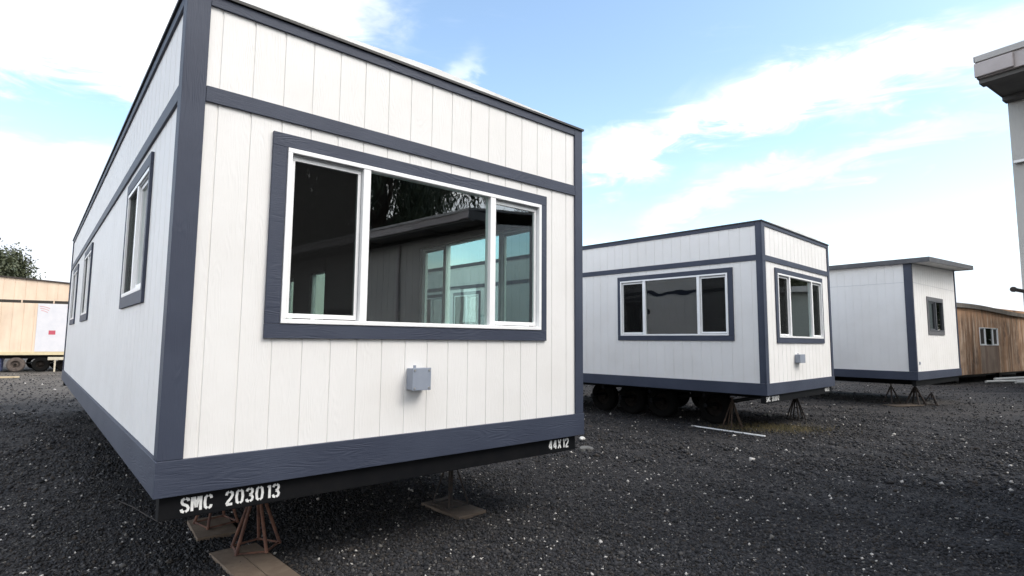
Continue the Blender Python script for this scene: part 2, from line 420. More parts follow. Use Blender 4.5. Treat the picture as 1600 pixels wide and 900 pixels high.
def make_window(parent, M, a0, a1, z0, z1, style, vinyl, glass, trim=None, screens=(), proud=.03, tw=.1):
    """a0..z1: outer edge of the vinyl frame. style: list of mullion positions (fractions), which panes slide"""
    mulls, slide = style
    f = MB(); w = .031; D0, D1 = -.05, proud
    f.box(a0, a1, D0, D1, z0, z0 + w, M); f.box(a0, a1, D0, D1, z1 - w, z1, M)
    f.box(a0, a0 + w, D0, D1, z0 + w, z1 - w, M); f.box(a1 - w, a1, D0, D1, z0 + w, z1 - w, M)
    xs = [a0 + w]
    for mm in mulls:
        c = a0 + mm * (a1 - a0); hw = .029
        f.box(c - hw, c + hw, D0, D1 - .004, z0 + w, z1 - w, M); xs += [c - hw, c + hw]
    xs.append(a1 - w)
    win = f.build('window', vinyl, parent, .003)
    for i in range(0, len(xs), 2):
        p0, p1 = xs[i], xs[i + 1]; k = i // 2
        zz0, zz1 = z0 + w, z1 - w
        if k in slide:
            s = MB(); sw = .03; e0, e1 = -.035, -.008
            s.box(p0 + .006, p1 - .006, e0, e1, zz0 + .008, zz0 + .008 + sw, M); s.box(p0 + .006, p1 - .006, e0, e1, zz1 - .012 - sw, zz1 - .012, M)
            s.box(p0 + .006, p0 + .006 + sw * .8, e0, e1, zz0 + .008 + sw, zz1 - .012 - sw, M); s.box(p1 - .006 - sw * .8, p1 - .006, e0, e1, zz0 + .008 + sw, zz1 - .012 - sw, M)
            s.build('sash', vinyl if vinyl is VINYL else vinyl, win, .002)
            t = MB(); t.box(p0, p1, -.008, .004, zz1 - .014, zz1 - .004, M); t.box(p0, p0 + .008, -.008, .004, zz0, zz1 - .014, M); t.build('track', TRACK, win)
            q0, q1, y0, y1, dd = p0 + .03, p1 - .03, zz0 + .038, zz1 - .042, -.022
        else:
            q0, q1, y0, y1, dd = p0, p1, zz0, zz1, -.012
        MB().quad(M(q0, dd, y0), M(q1, dd, y0), M(q1, dd, y1), M(q0, dd, y1)).build('pane', glass, win)
        if k in screens:
            MB().quad(M(q0, dd + .012, y0), M(q1, dd + .012, y0), M(q1, dd + .012, y1), M(q0, dd + .012, y1)).build('insect_screen', SCREEN, win)
    if trim is not None:
        t = MB(); g = .003; E = .022
        o0, o1, q0, q1 = a0 - tw, a1 + tw * .75, z0 - max(tw, .1), z1 + max(tw, .1) * .95
        t.box(o0, o1, 0.0005, E, q0, z0 - g, M); t.box(o0, o1, 0.0005, E, z1 + g, q1, M)
        t.box(o0, a0 - g, 0.0005, E, z0 - g + .001, z1 + g - .001, M); t.box(a1 + g, o1, 0.0005, E, z0 - g + .001, z1 + g - .001, M)
        t.build('window_trim', trim, parent, .002)
    return win


TYRE = [(-.11, .20), (-.11, .31), (-.085, .35), (-.04, .362), (.04, .362), (.085, .35), (.11, .31), (.11, .20), (.07, .185), (-.07, .185)]
def wheel(parent, x, y, z, tyre=RUBBER, r=.362):
    k = r / .362
    h = MB(); h.tube((x - .06, y, z), (x + .10, y, z), .055 * k, n=12)
    wh = h.build('wheel', RIM, parent)
    MB().lathe((x, y, z), (1, 0, 0), [(a, b * k) for a, b in TYRE]).build('tyre', tyre, wh, smooth=False)
    rm = MB().lathe((x, y, z), (1, 0, 0), [(-.06, .19 * k), (-.02, .12 * k), (.03, .05 * k), (.045, .05 * k), (-.005, .13 * k), (-.045, .19 * k)])
    for i in range(5):
        t = i * 2 * math.pi / 5; rm.tube((x - .04, y + math.cos(t) * .09 * k, z + math.sin(t) * .09 * k), (x - .07, y + math.cos(t) * .09 * k, z + math.sin(t) * .09 * k), .012, n=6)
    rm.build('rim', RIM, wh)
    return wh


TRI = ([.245, .752], (0, 2)); DBL = ([.5], (0,))


def office(loc, rz, W, L, label, walls, texts, wheels, mid=True, jbox=None, zt=3.825, mt=3.213, mb_=3.112, bt=.912, bb=.704, ch=.562, glass=GLASS):
    root = thing('office_trailer', loc, rz, label, 'office trailer', 'white site office trailers parked in a row')
    MF = lambda a, d, z: (a, -d, z)
    ML = lambda a, d, z: (-d, a, z)
    MR = lambda a, d, z: (W + d, a, z)
    MBk = lambda a, d, z: (a, L + d, z)
    maps = dict(F=(MF, W), L=(ML, L), R=(MR, L), B=(MBk, W))
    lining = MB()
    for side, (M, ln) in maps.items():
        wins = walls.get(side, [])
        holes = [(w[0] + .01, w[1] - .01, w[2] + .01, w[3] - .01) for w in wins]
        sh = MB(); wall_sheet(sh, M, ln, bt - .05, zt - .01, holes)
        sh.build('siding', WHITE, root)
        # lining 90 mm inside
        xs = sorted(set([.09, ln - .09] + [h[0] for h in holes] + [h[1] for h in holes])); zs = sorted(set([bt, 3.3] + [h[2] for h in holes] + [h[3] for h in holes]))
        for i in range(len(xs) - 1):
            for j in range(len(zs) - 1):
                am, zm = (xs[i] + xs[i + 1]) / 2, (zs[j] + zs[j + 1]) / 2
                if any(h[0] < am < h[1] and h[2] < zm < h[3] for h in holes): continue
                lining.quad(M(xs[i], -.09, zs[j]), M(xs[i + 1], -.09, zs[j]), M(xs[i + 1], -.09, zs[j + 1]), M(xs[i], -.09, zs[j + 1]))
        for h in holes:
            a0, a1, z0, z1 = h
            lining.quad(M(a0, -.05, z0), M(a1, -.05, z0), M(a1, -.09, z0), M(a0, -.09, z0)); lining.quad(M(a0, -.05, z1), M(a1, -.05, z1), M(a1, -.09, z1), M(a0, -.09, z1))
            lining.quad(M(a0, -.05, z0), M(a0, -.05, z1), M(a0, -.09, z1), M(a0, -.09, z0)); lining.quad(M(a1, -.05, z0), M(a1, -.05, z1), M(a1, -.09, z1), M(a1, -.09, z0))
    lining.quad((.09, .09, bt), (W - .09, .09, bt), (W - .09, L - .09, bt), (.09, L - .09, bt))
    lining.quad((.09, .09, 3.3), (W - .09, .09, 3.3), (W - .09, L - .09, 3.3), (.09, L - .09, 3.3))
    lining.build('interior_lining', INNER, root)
    # trim boards
    cw = .115; E = .019
    for (xa, xb) in ((-E, cw), (W - .09, W + E)):
        MB().box(xa, xb, -E, -.0005, bt + .002, zt - .01).build('corner_trim', SLATE, root, .002)
        MB().box(xa, xb, L + .0005, L + E, bt + .002, zt - .01).build('corner_trim', SLATE, root, .002)
    for M, x in ((ML, 0), (MR, 0)):
        MB().box(0.001, .10, .0005, E - .001, bt + .002, zt - .01, M).build('corner_trim', SLATE, root, .002)
        MB().box(L - .1, L, .0005, E - .001, bt + .002, zt - .01, M).build('corner_trim', SLATE, root, .002)
    for side, (M, ln) in maps.items():
        if side in 'FB': a0, a1 = cw + .002, ln - .092
        else: a0, a1 = .102, ln - .102
        if mid: MB().box(a0, a1, .0005, .018, mb_, mt, M).build('middle_trim', SLATE_H, root, .002)
        MB().box(a0, a1, .0005, .018, zt - .078, zt - .012, M).build('top_trim', SLATE_H, root, .002)
        e = .026 if side in 'FB' else 0
        MB().box(-e, ln + e, .0005, .026, bb, bt, M).build('bottom_trim', SLATE_H, root, .003)
    d = MB(); t_ = .034
    d.box(-t_, W + t_, -t_, -.001, zt - .008, zt + .012).box(-t_, W + t_, L + .001, L + t_, zt - .008, zt + .012)
    d.box(-t_, -.001, -.001, L + .001, zt - .008, zt + .012).box(W + .001, W + t_, -.001, L + .001, zt - .008, zt + .012)
    d.build('drip_edge', EDGE, root)
    rf = MB(); hw = W / 2; q = .02
    n0 = len(rf.v); zr = zt + .07
    rf.v += [(-q, -q, zt + .013), (hw, -q, zr), (W + q, -q, zt + .013), (-q, L + q, zt + .013), (hw, L + q, zr), (W + q, L + q, zt + .013), (-q, -q, zt), (W + q, -q, zt), (-q, L + q, zt), (W + q, L + q, zt)]
    rf.f += [(0, 1, 4, 3), (1, 2, 5, 4), (6, 7, 2, 1, 0), (8, 9, 5, 4, 3), (6, 8, 3, 0), (7, 9, 5, 2), (6, 7, 9, 8)]
    rf.build('roof', ROOFM, root)
    # chassis
    MB().box(.012, W - .06, .02, .11, ch, bb - .004).build('front_beam', BLACK, root, .004)
    MB().box(.012, W - .06, L - .11, L - .02, ch, bb - .004).build('rear_beam', BLACK, root)
    MB().box(.03, W - .03, .115, L - .115, bb - .02, bb + .06).build('underfloor', BLACK, root)
    for xx in (1.0, W - 1.1):
        MB().box(xx, xx + .1, .112, L - .112, ch + .101, ch + .111).box(xx, xx + .1, .112, L - .112, ch, ch + .012).box(xx + .045, xx + .055, .112, L - .112, ch + .012, ch + .101).build('chassis_rail', BLACK, root)
    cm = MB(); y = 1.2
    while y < L - .5: cm.box(.1, W - .1, y, y + .05, ch + .03, bb - .022); y += 1.2
    cm.build('cross_member', BLACK, root)
    for wy in wheels:
        MB().tube((.35, wy, .40), (W - .35, wy, .40), .04, n=10).build('axle', BLACK, root)
        for wx in ((.85, W - .85) if wy > 2 else (.80,)): wheel(root, wx, wy, .345, r=.345)
        MB().box(1.10, 1.16, wy - .3, wy + .3, .42, .445).build('leaf_spring', BLACK, root)
    for side, wins in walls.items():
        M = maps[side][0]
        for w in wins:
            make_window(root, M, *w)
    for (tx, a0, z0, cw_, gap, h) in texts:
        st = stencil(tx, a0, z0, cw_, gap, h, MF, -.0185); st.build('stencil_lettering', PAINT, root)
    if jbox:
        a0, a1, z0, z1 = jbox
        jb = MB().box(a0, a1, .006, .095, z0, z1, MF).build('junction_box', BOXGREY, root, .006)
        MB().box(a0 - .003, a1 + .003, .0955, .106, z0 - .003, z1 + .003, MF).build('lid', BOXGREY, jb, .003)
        for ax in (a0 + .015, a1 - .015):
            for az_ in (z0 + .015, z1 - .015):
                MB().tube((ax, -.106, az_), (ax, -.111, az_), .008, n=8).build('screw', GALV, jb)
        MB().tube((a0 + .045, -.05, z1), (a0 + .045, -.05, z1 + .022), .011, n=8).build('mounting_lug', BOXGREY, jb)
    return root


# ---------------------------------------------------------------- ground
def ground():
    rs = [0] + list(np.geomspace(.6, 900, 90)); na = 144
    vs = [(0, 0, 0)]; fs = []
    def h(x, y):
        r = math.hypot(x, y)
        a = .010 * math.sin(x * 2.1 + 1.3 * math.sin(y * 1.4)) * math.sin(y * 1.7 + .8) + .006 * math.sin(x * 5.3 + y * 3.1) - .008
        return a * max(0, 1 - r / 60)
    for r in rs[1:]:
        for k in range(na):
            t = 2 * math.pi * k / na; x, y = r * math.cos(t), r * math.sin(t); vs.append((x, y, h(x, y)))
    for k in range(na): fs.append((0, 1 + k, 1 + (k + 1) % na))
    for j in range(len(rs) - 2):
        b0, b1 = 1 + j * na, 1 + (j + 1) * na
        for k in range(na):
            k2 = (k + 1) % na; fs.append((b0 + k, b1 + k, b1 + k2, b0 + k2))
    me = bpy.data.meshes.new('ground'); me.from_pydata(vs, [], fs); me.materials.append(GROUND)
    for p in me.polygons: p.use_smooth = True
    o = bpy.data.objects.new('ground', me); COL.objects.link(o); tag(o, 'dark gravel yard with pale flecks under and around the trailers', 'ground', kind='structure')


def gravel():
    rng = np.random.default_rng(3)
    def ico():
        t = (1 + 5 ** .5) / 2
        v = np.array([(-1, t, 0), (1, t, 0), (-1, -t, 0), (1, -t, 0), (0, -1, t), (0, 1, t), (0, -1, -t), (0, 1, -t), (t, 0, -1), (t, 0, 1), (-t, 0, -1), (-t, 0, 1)], float)
        v /= np.linalg.norm(v[0])
        f = np.array([(0, 11, 5), (0, 5, 1), (0, 1, 7), (0, 7, 10), (0, 10, 11), (1, 5, 9), (5, 11, 4), (11, 10, 2), (10, 7, 6), (7, 1, 8), (3, 9, 4), (3, 4, 2), (3, 2, 6), (3, 6, 8), (3, 8, 9), (4, 9, 5), (2, 4, 11), (6, 2, 10), (8, 6, 7), (9, 8, 1)])
        return v, f
    octv = np.array([(1, 0, 0), (-1, 0, 0), (0, 1, 0), (0, -1, 0), (0, 0, 1), (0, 0, -1)], float)
    octf = np.array([(0, 2, 4), (2, 1, 4), (1, 3, 4), (3, 0, 4), (2, 0, 5), (1, 2, 5), (3, 1, 5), (0, 3, 5)])
    V, Fc, off = [], [], 0
    for (bv, bf), N, r0, r1, s0, s1 in ((ico(), 95000, 1.6, 4.8, .005, .0155), ((octv, octf), 160000, 4.2, 16, .007, .018), ((octv, octf), 45000, 8, 34, .014, .034)):
        r = r0 * (r1 / r0) ** rng.random(N); a = np.radians(rng.uniform(-58, 58, N))
        x, y = r * np.sin(a), r * np.cos(a)
        s = rng.uniform(s0, s1, N) ** 1.0 * np.where(rng.random(N) < .04, 1.7, 1.0)
        sc = s[:, None] * rng.uniform(.55, 1.25, (N, 3)); sc[:, 2] *= .8
        v = bv[None] * rng.uniform(.72, 1.2, (N, len(bv), 1)) * sc[:, None, :]
        an = rng.uniform(0, 6.283, N); c, sn = np.cos(an), np.sin(an); ti = rng.uniform(-.6, .6, N); ct, st = np.cos(ti), np.sin(ti)
        X, Y, Z = v[..., 0], v[..., 1], v[..., 2]
        Y, Z = Y * ct[:, None] - Z * st[:, None], Y * st[:, None] + Z * ct[:, None]
        X, Y = X * c[:, None] - Y * sn[:, None], X * sn[:, None] + Y * c[:, None]
        z0 = .010 * np.sin(x * 2.1 + 1.3 * np.sin(y * 1.4)) * np.sin(y * 1.7 + .8) + .006 * np.sin(x * 5.3 + y * 3.1) - .008
        z0 = z0 * np.maximum(0, 1 - r / 60) + sc[:, 2] * rng.uniform(-.1, .7, N)
        P = np.stack([X + x[:, None], Y + y[:, None], Z + z0[:, None]], -1).reshape(-1, 3)
        f = (bf[None] + (np.arange(N) * len(bv))[:, None, None]).reshape(-1, 3) + off
        V.append(P); Fc.append(f); off += len(P)
    V = np.concatenate(V).astype(np.float32); Fc = np.concatenate(Fc).astype(np.int32)
    me = bpy.data.meshes.new('gravel'); me.vertices.add(len(V)); me.vertices.foreach_set('co', V.ravel())
    me.loops.add(Fc.size); me.loops.foreach_set('vertex_index', Fc.ravel())
    me.polygons.add(len(Fc)); me.polygons.foreach_set('loop_start', np.arange(0, Fc.size, 3, dtype=np.int32))
    me.polygons.foreach_set('loop_total', np.full(len(Fc), 3, np.int32))
    me.update(calc_edges=True); me.materials.append(STONE)
    o = bpy.data.objects.new('gravel', me); COL.objects.link(o); tag(o, 'loose dark crushed stone with pale flecks covering the yard', 'gravel', kind='stuff')


ground(); gravel()

# ---------------------------------------------------------------- the three white trailers
def rz(az): return R(90 - az)
C1 = Vector((-2.0333, 3.2987, 0)); A1 = 49.292
C2 = Vector((4.474, 9.894, 0)); A2 = 46.26
C3 = Vector((10.445, 14.496, 0)); A3 = 51.21
def axes(az): return Vector((math.sin(R(az)), math.cos(R(az)), 0)), Vector((-math.cos(R(az)), math.sin(R(az)), 0))
def at(C, az, u, v, z=0):
    U, V = axes(az); return C + U * u + V * v + Vector((0, 0, z))

front_win = (.634, 3.028, 1.728, 2.930, TRI, VINYL, GLASS, SLATE_H, (0,))
def side(a0, a1, scr=(1,)): return (a0, a1, 1.985, 2.93, DBL, VINYL, GLASS, SLATE_H, scr, .018, .065)
def big(a0, a1, g=None): return (a0, a1, 1.76, 2.93, TRI, VINYL, g or GLASS, SLATE_H, (0, 2))
office(at(C1, A1, .010, .012), rz(A1), 3.6, 12.2, 'large white office trailer in front with a wide three pane window and slate grey trim',
       dict(F=[front_win], L=[side(1.1, 2.32), side(6.4, 7.7), side(9.55, 10.85)],
            R=[big(.66, 2.98), (6.35, 7.12, 1.985, 2.93, ([], ()), VINYL, GLASS, SLATE_H, ()), side(8.0, 8.9)]),
       [('SMC 203013', .125, .594, .043, .0165, .081), ('44X12', 3.175, .600, .044, .016, .080)], (6.0, 6.8, 7.6), jbox=(1.607, 1.765, 1.243, 1.408))
office(C2, rz(A2), 3.6, 12.2, 'mid size looking white office trailer behind the front one with windows on both visible sides',
       dict(F=[front_win[:8] + ((0, 2),)], L=[big(.64, 3.04, GLASS_W), side(7.8, 8.9), side(9.5, 10.6)]),
       [('SMC 203012', .03, .594, .043, .0165, .081), ('44X12', 3.10, .604, .044, .016, .080)], (1.33, 2.56, 3.34, 4.12), jbox=(1.38, 1.64, 1.25, 1.41))


def office3():
    W, L = 4.0, 12.0; bt, bb, ch = .917, .702, .57
    root = thing('office_trailer', C3, rz(A3), 'white trailer with an overhanging flat roof and one small grey framed window', 'office trailer', 'white site office trailers parked in a row')
    MF = lambda a, d, z: (a, -d, z); ML = lambda a, d, z: (-d, a, z); MR = lambda a, d, z: (W + d, a, z); MK = lambda a, d, z: (a, L + d, z)
    zl, zr_ = 3.74, 3.88
    top = lambda a: zl + (zr_ - zl) * a / W
    hole = (1.24, 2.56, 1.99, 2.84)
    sm = 3.245
    s = MB(); wall_sheet(s, MF, W, bt - .03, sm, [hole]); wall_sheet(s, MF, W, sm + .006, zr_, [], top=top); s.build('siding', WHITE, root)
    for M, zz in ((ML, zl), (MR, zr_)):
        s = MB(); wall_sheet(s, M, L, bt - .03, sm, [], gd=.003); wall_sheet(s, M, L, sm + .006, zz, []); s.build('siding', WHITE, root)
    s = MB(); wall_sheet(s, MK, W, bt - .03, zr_, [], top=top); s.build('siding', WHITE, root)
    fl = MB()
    for M, ln in ((MF, W), (ML, L), (MR, L)): fl.box(.12, ln - .12, .0008, .007, sm - .004, sm + .010, M)
    fl.build('flashing', mat('flashing_white', (.62, .62, .62), .5), root)
    E = .022
    for M, a0, a1 in ((ML, .001, .16), (ML, L - .12, L), (MR, 0.001, .12)):
        MB().box(a0, a1, .0005, E, bt + .002, (zl if M is ML else zr_) - .004, M).build('corner_trim', SLATE, root, .002)
    MB().box(-E, .06, .0005, E, bt + .002, zl - .004, MF).build('corner_trim', SLATE, root, .002)
    MB().box(W - .05, W + E, .0005, E, bt + .002, zr_ - .004, MF).build('corner_trim', SLATE, root, .002)
    for M, ln, e in ((MF, W, .036), (ML, L, 0), (MR, L, 0)): MB().box(-e, ln + e, .0005, .036, bb, bt, M).build('bottom_trim', SLATE_H, root, .003)
    o, fo = .13, .44
    def rz_(x): return 3.75 + (x / W) * .14
    r = MB(); r.hexa([(-o, -fo, rz_(-o)), (W + o, -fo, rz_(W + o)), (W + o, L + .2, rz_(W + o)), (-o, L + .2, rz_(-o)),
                      (-o, -fo, rz_(-o) + .1), (W + o, -fo, rz_(W + o) + .1), (W + o, L + .2, rz_(W + o) + .1), (-o, L + .2, rz_(-o) + .1)])
    rf = r.build('roof', mat('roof_soffit_white', (.62, .61, .6), .6), root)
    fa = MB()
    def strip(x0, x1, y0, y1, dz0, dz1): fa.hexa([(x0, y0, rz_(x0) + dz0), (x1, y0, rz_(x1) + dz0), (x1, y1, rz_(x1) + dz0), (x0, y1, rz_(x0) + dz0), (x0, y0, rz_(x0) + dz1), (x1, y0, rz_(x1) + dz1), (x1, y1, rz_(x1) + dz1), (x0, y1, rz_(x0) + dz1)])
    strip(-o - .02, W + o + .02, -fo - .02, -fo - .0005, -.015, .11)
    strip(-o - .02, -o - .0005, -fo, L + .2, -.015, .11); strip(W + o + .0005, W + o + .02, -fo, L + .2, -.015, .11)
    fa.build('fascia', mat('dark_grey_fascia', (.06, .062, .07), .6, 0, (.09, .09, .095), 4), rf, .003)
    # window with its grey painted frame
    make_window(root, MF, *hole[:4], DBL, GREYVINYL, GLASS_D, mat('grey_trim_paint', (.12, .122, .13), .6, 0, (.10, .10, .108), 6), (), tw=.085)
    MB().box(.02, W - .06, .03, .12, ch - .02, bb - .004).build('front_beam', BLACK, root)
    MB().box(.03, W - .03, .122, L - .1, bb - .02, bb + .05).build('underfloor', BLACK, root)
    for xx in (.7, W - .8): MB().box(xx, xx + .1, .13, L - .2, ch - .03, bb - .022).build('chassis_rail', BLACK, root)
    for wy in (5.0, 5.8):
        MB().tube((.4, wy, .38), (W - .4, wy, .38), .04).build('axle', BLACK, root)
        for wx in (.42, W - .42): wheel(root, wx, wy, .362)
    MB().box(.24, .30, .001, .02, 1.10, 1.17, MF).build('outlet_cover', BOXGREY, root, .003)
    # dark room inside so the panes read as a dim interior
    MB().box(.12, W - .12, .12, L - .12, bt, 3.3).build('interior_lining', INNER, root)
office3()


# ---------------------------------------------------------------- jack stands and pads
def jack(loc, rot, h, label, material, spread=.155, legs=4, group='steel jack stands under the trailers', lr=.0125, screw=True):
    root = thing('jack_stand', loc, rot, label, 'jack stand', group)
    top_ = h - .09
    for i in range(legs):
        t = (i + .5) * 2 * math.pi / legs
        MB().tube((math.cos(t) * spread * 1.2, math.sin(t) * spread * 1.2, .004), (math.cos(t) * .022, math.sin(t) * .022, top_), lr, n=8).build('leg', material, root)
    b = MB()
    P = [(math.cos((i + .5) * 2 * math.pi / legs) * spread * 1.14, math.sin((i + .5) * 2 * math.pi / legs) * spread * 1.14, .014) for i in range(legs)]
    for i in range(legs): b.tube(P[i], P[(i + 1) % legs], .008, n=6)
    b.build('base_ring', material, root)
    MB().tube((0, 0, top_ - .12), (0, 0, h - .055), .024, n=12).build('collar', material, root)
    if screw: MB().tube((0, 0, h - .055), (0, 0, h - .008), .014, n=10).tube((-.05, 0, h - .04), (.05, 0, h - .04), .006, n=6).build('screw', material, root)
    MB().box(-.045, .045, -.045, .045, h - .008, h).build('top_plate', material, root)
    return root


RAIL = .482
def pad(C, A, u, v, w, l, ang, label, material, boards=2, th=.03, group='plywood pads under the jack stands'):
    U, V = axes(A); p = at(C, A, u, v, .0)
    root = thing('wooden_pad', (p.x, p.y, 0), rz(A) + ang, label, 'wooden pad', group)
    bw = w / boards
    for i in range(boards):
        x0 = -w / 2 + i * bw; j = random.uniform(-.02, .02); s_ = .002 * i
        MB().box(x0 + .003, x0 + bw - .003, -l / 2 + j, l / 2 + j, .0, th - s_).build('board', material, root, .003)
    return root


pad(C1, A1, .70, .50, .34, .86, .05, 'pale plywood pad at the bottom edge under the rusty stand', WOOD, 2, .034)
pad(C1, A1, .68, 1.57, .31, .56, -.06, 'plywood pad behind the nearest rusty stand under the front left corner', WOOD, 1, .034)
pad(C1, A1, 2.60, .76, .34, .62, .03, 'dark cracked plywood pad under the thin dark stand', WOODD, 2, .03)
j = at(C1, A1, .80, .80, .033); jack(j, rz(A1) + .5, RAIL + .09 - .033, 'rusty steel jack stand nearest to the camera on a pale pad', RUST, .15, 5)
j = at(C1, A1, .72, 1.62, .033); jack(j, rz(A1) + .2, RAIL + .09 - .033, 'rusty jack stand on the second pad almost hidden by the front beam', RUST, .15, 4)
j = at(C1, A1, 2.60, .80, .03); jj = jack(j, rz(A1) + .1, RAIL + .09 - .03, 'dark jack stand with a thick centre post on a cracked pad', DARKSTEEL, .15, 4, lr=.008)
MB().tube((0, 0, .004), (0, 0, RAIL - .07), .024, n=10).build('centre_post', DARKSTEEL, jj)
j = at(C2, A2, .60, .90, 0); jack(j, rz(A2) + .3, RAIL + .09, 'brown jack stand under the middle trailer beside the white strip', BROWNSTEEL, .16, 5)
j = at(C2, A2, 2.75, .50, 0); jack(j, rz(A2) + .1, RAIL + .09, 'dark splayed jack stand under the right end of the middle trailer', DARKSTEEL, .16, 6, lr=.014)
j = at(C3, A3, .50, .75, .02); jack(j, rz(A3) + .3, .53, 'black stand under the corner of the flat roofed trailer on a low board', DARKSTEEL, .19, 3, lr=.018)
pad(C3, A3, .35, .45, .4, 1.0, 1.2, 'low brown board on the gravel under the flat roofed trailer', WOODD, 1, .02)
j = at(C3, A3, .86, .30, 0); jack(j, rz(A3) - .2, .55, 'thick legged black stand in the middle under the flat roofed trailer', DARKSTEEL, .2, 4, lr=.026)
j = at(C3, A3, 1.12, .0, 0); jack(j, rz(A3) + .9, .40, 'short black stand standing loose beside the thick legged one', DARKSTEEL, .17, 3, lr=.018, screw=False)


# ---------------------------------------------------------------- weathered plywood building
def old_building():
    C4 = Vector((18.65, 23.37, 0)); A4 = 56.0
    ply = ply_mat('weathered_plywood', (.52, .30, .17), (.19, .11, .065), (.66, .52, .40), .85, (.60, .34, .19))
    root = thing('plywood_building', C4, rz(A4), 'long weathered brown plywood building with a small white framed window', 'building')
    x0, x1, D = -1.6, 14.0, 4.2
    M = lambda a, d, z: (a + x0, -d, z)
    def top(a): a += x0; return 3.33 - .012 * a + .03 * math.sin(a * .6)
    def roofz(a): return 3.33 - .012 * a + .05 * math.sin(a * .55 + .4)
    s = MB(); h = (2.50 - x0, 4.83 - x0, 1.60, 2.40)
    ln = x1 - x0; a = 0; cuts = [0]
    wall_sheet(s, M, ln, .36, 3.34, [h], pitch=.406, off=.3, gd=.012)
    s.build('wall', ply, root)
    b = MB(); b.box(x0, x1, .02, D, .36, 3.2); b.build('interior_lining', INNER, root)
    r = MB(); n = 26
    for i in range(n):
        p, q = x0 - .1 + (ln + .2) * i / n, x0 - .1 + (ln + .2) * (i + 1) / n
        for y0, y1, za, zb in ((-.10, -.07, -.16, .03), (-.07, D, -.03, .03)):
            r.hexa([(p, y0, roofz(p) + za), (q, y0, roofz(q) + za), (q, y1, roofz(q) + za), (p, y1, roofz(p) + za), (p, y0, roofz(p) + zb), (q, y0, roofz(q) + zb), (q, y1, roofz(q) + zb), (p, y1, roofz(p) + zb)])
    r.build('roof', ply_mat('old_roof_edge', (.17, .15, .13), (.22, .20, .17), (.10, .085, .075), .6), root)
    pw = MB(); pw.box(2.56, 2.64, -.006, -.002, 1.1, 2.4)
    MM = lambda a, d, z: (a, -d, z)
    w = make_window(root, MM, 2.50, 4.83, 1.60, 2.40, ([.30, .72], (0, 2)), VINYL, GLASS_D)
    pm = ply_mat('pale_repair_panel', (.34, .25, .19), (.24, .16, .12), (.42, .34, .27), .6)
    MB().box(2.52, 4.80, -.013, -.001, .38, 1.585).build('repair_panel', pm, root)
    for xx in (1.0, 6.5, 11): MB().box(xx, xx + .4, .5, 1.0, 0, .36).build('block_pier', mat('pier_dark', (.03, .028, .027), .9), root)
    for xx in (.6,): MB().box(x0 + .2, x1 - .2, xx, xx + .1, .2, .358).build('chassis_rail', BLACK, root)
    MB().box(x0 + .3, x1 - .3, 1.6, 1.7, 0, .355).build('skirt', BLACK, root)
old_building()


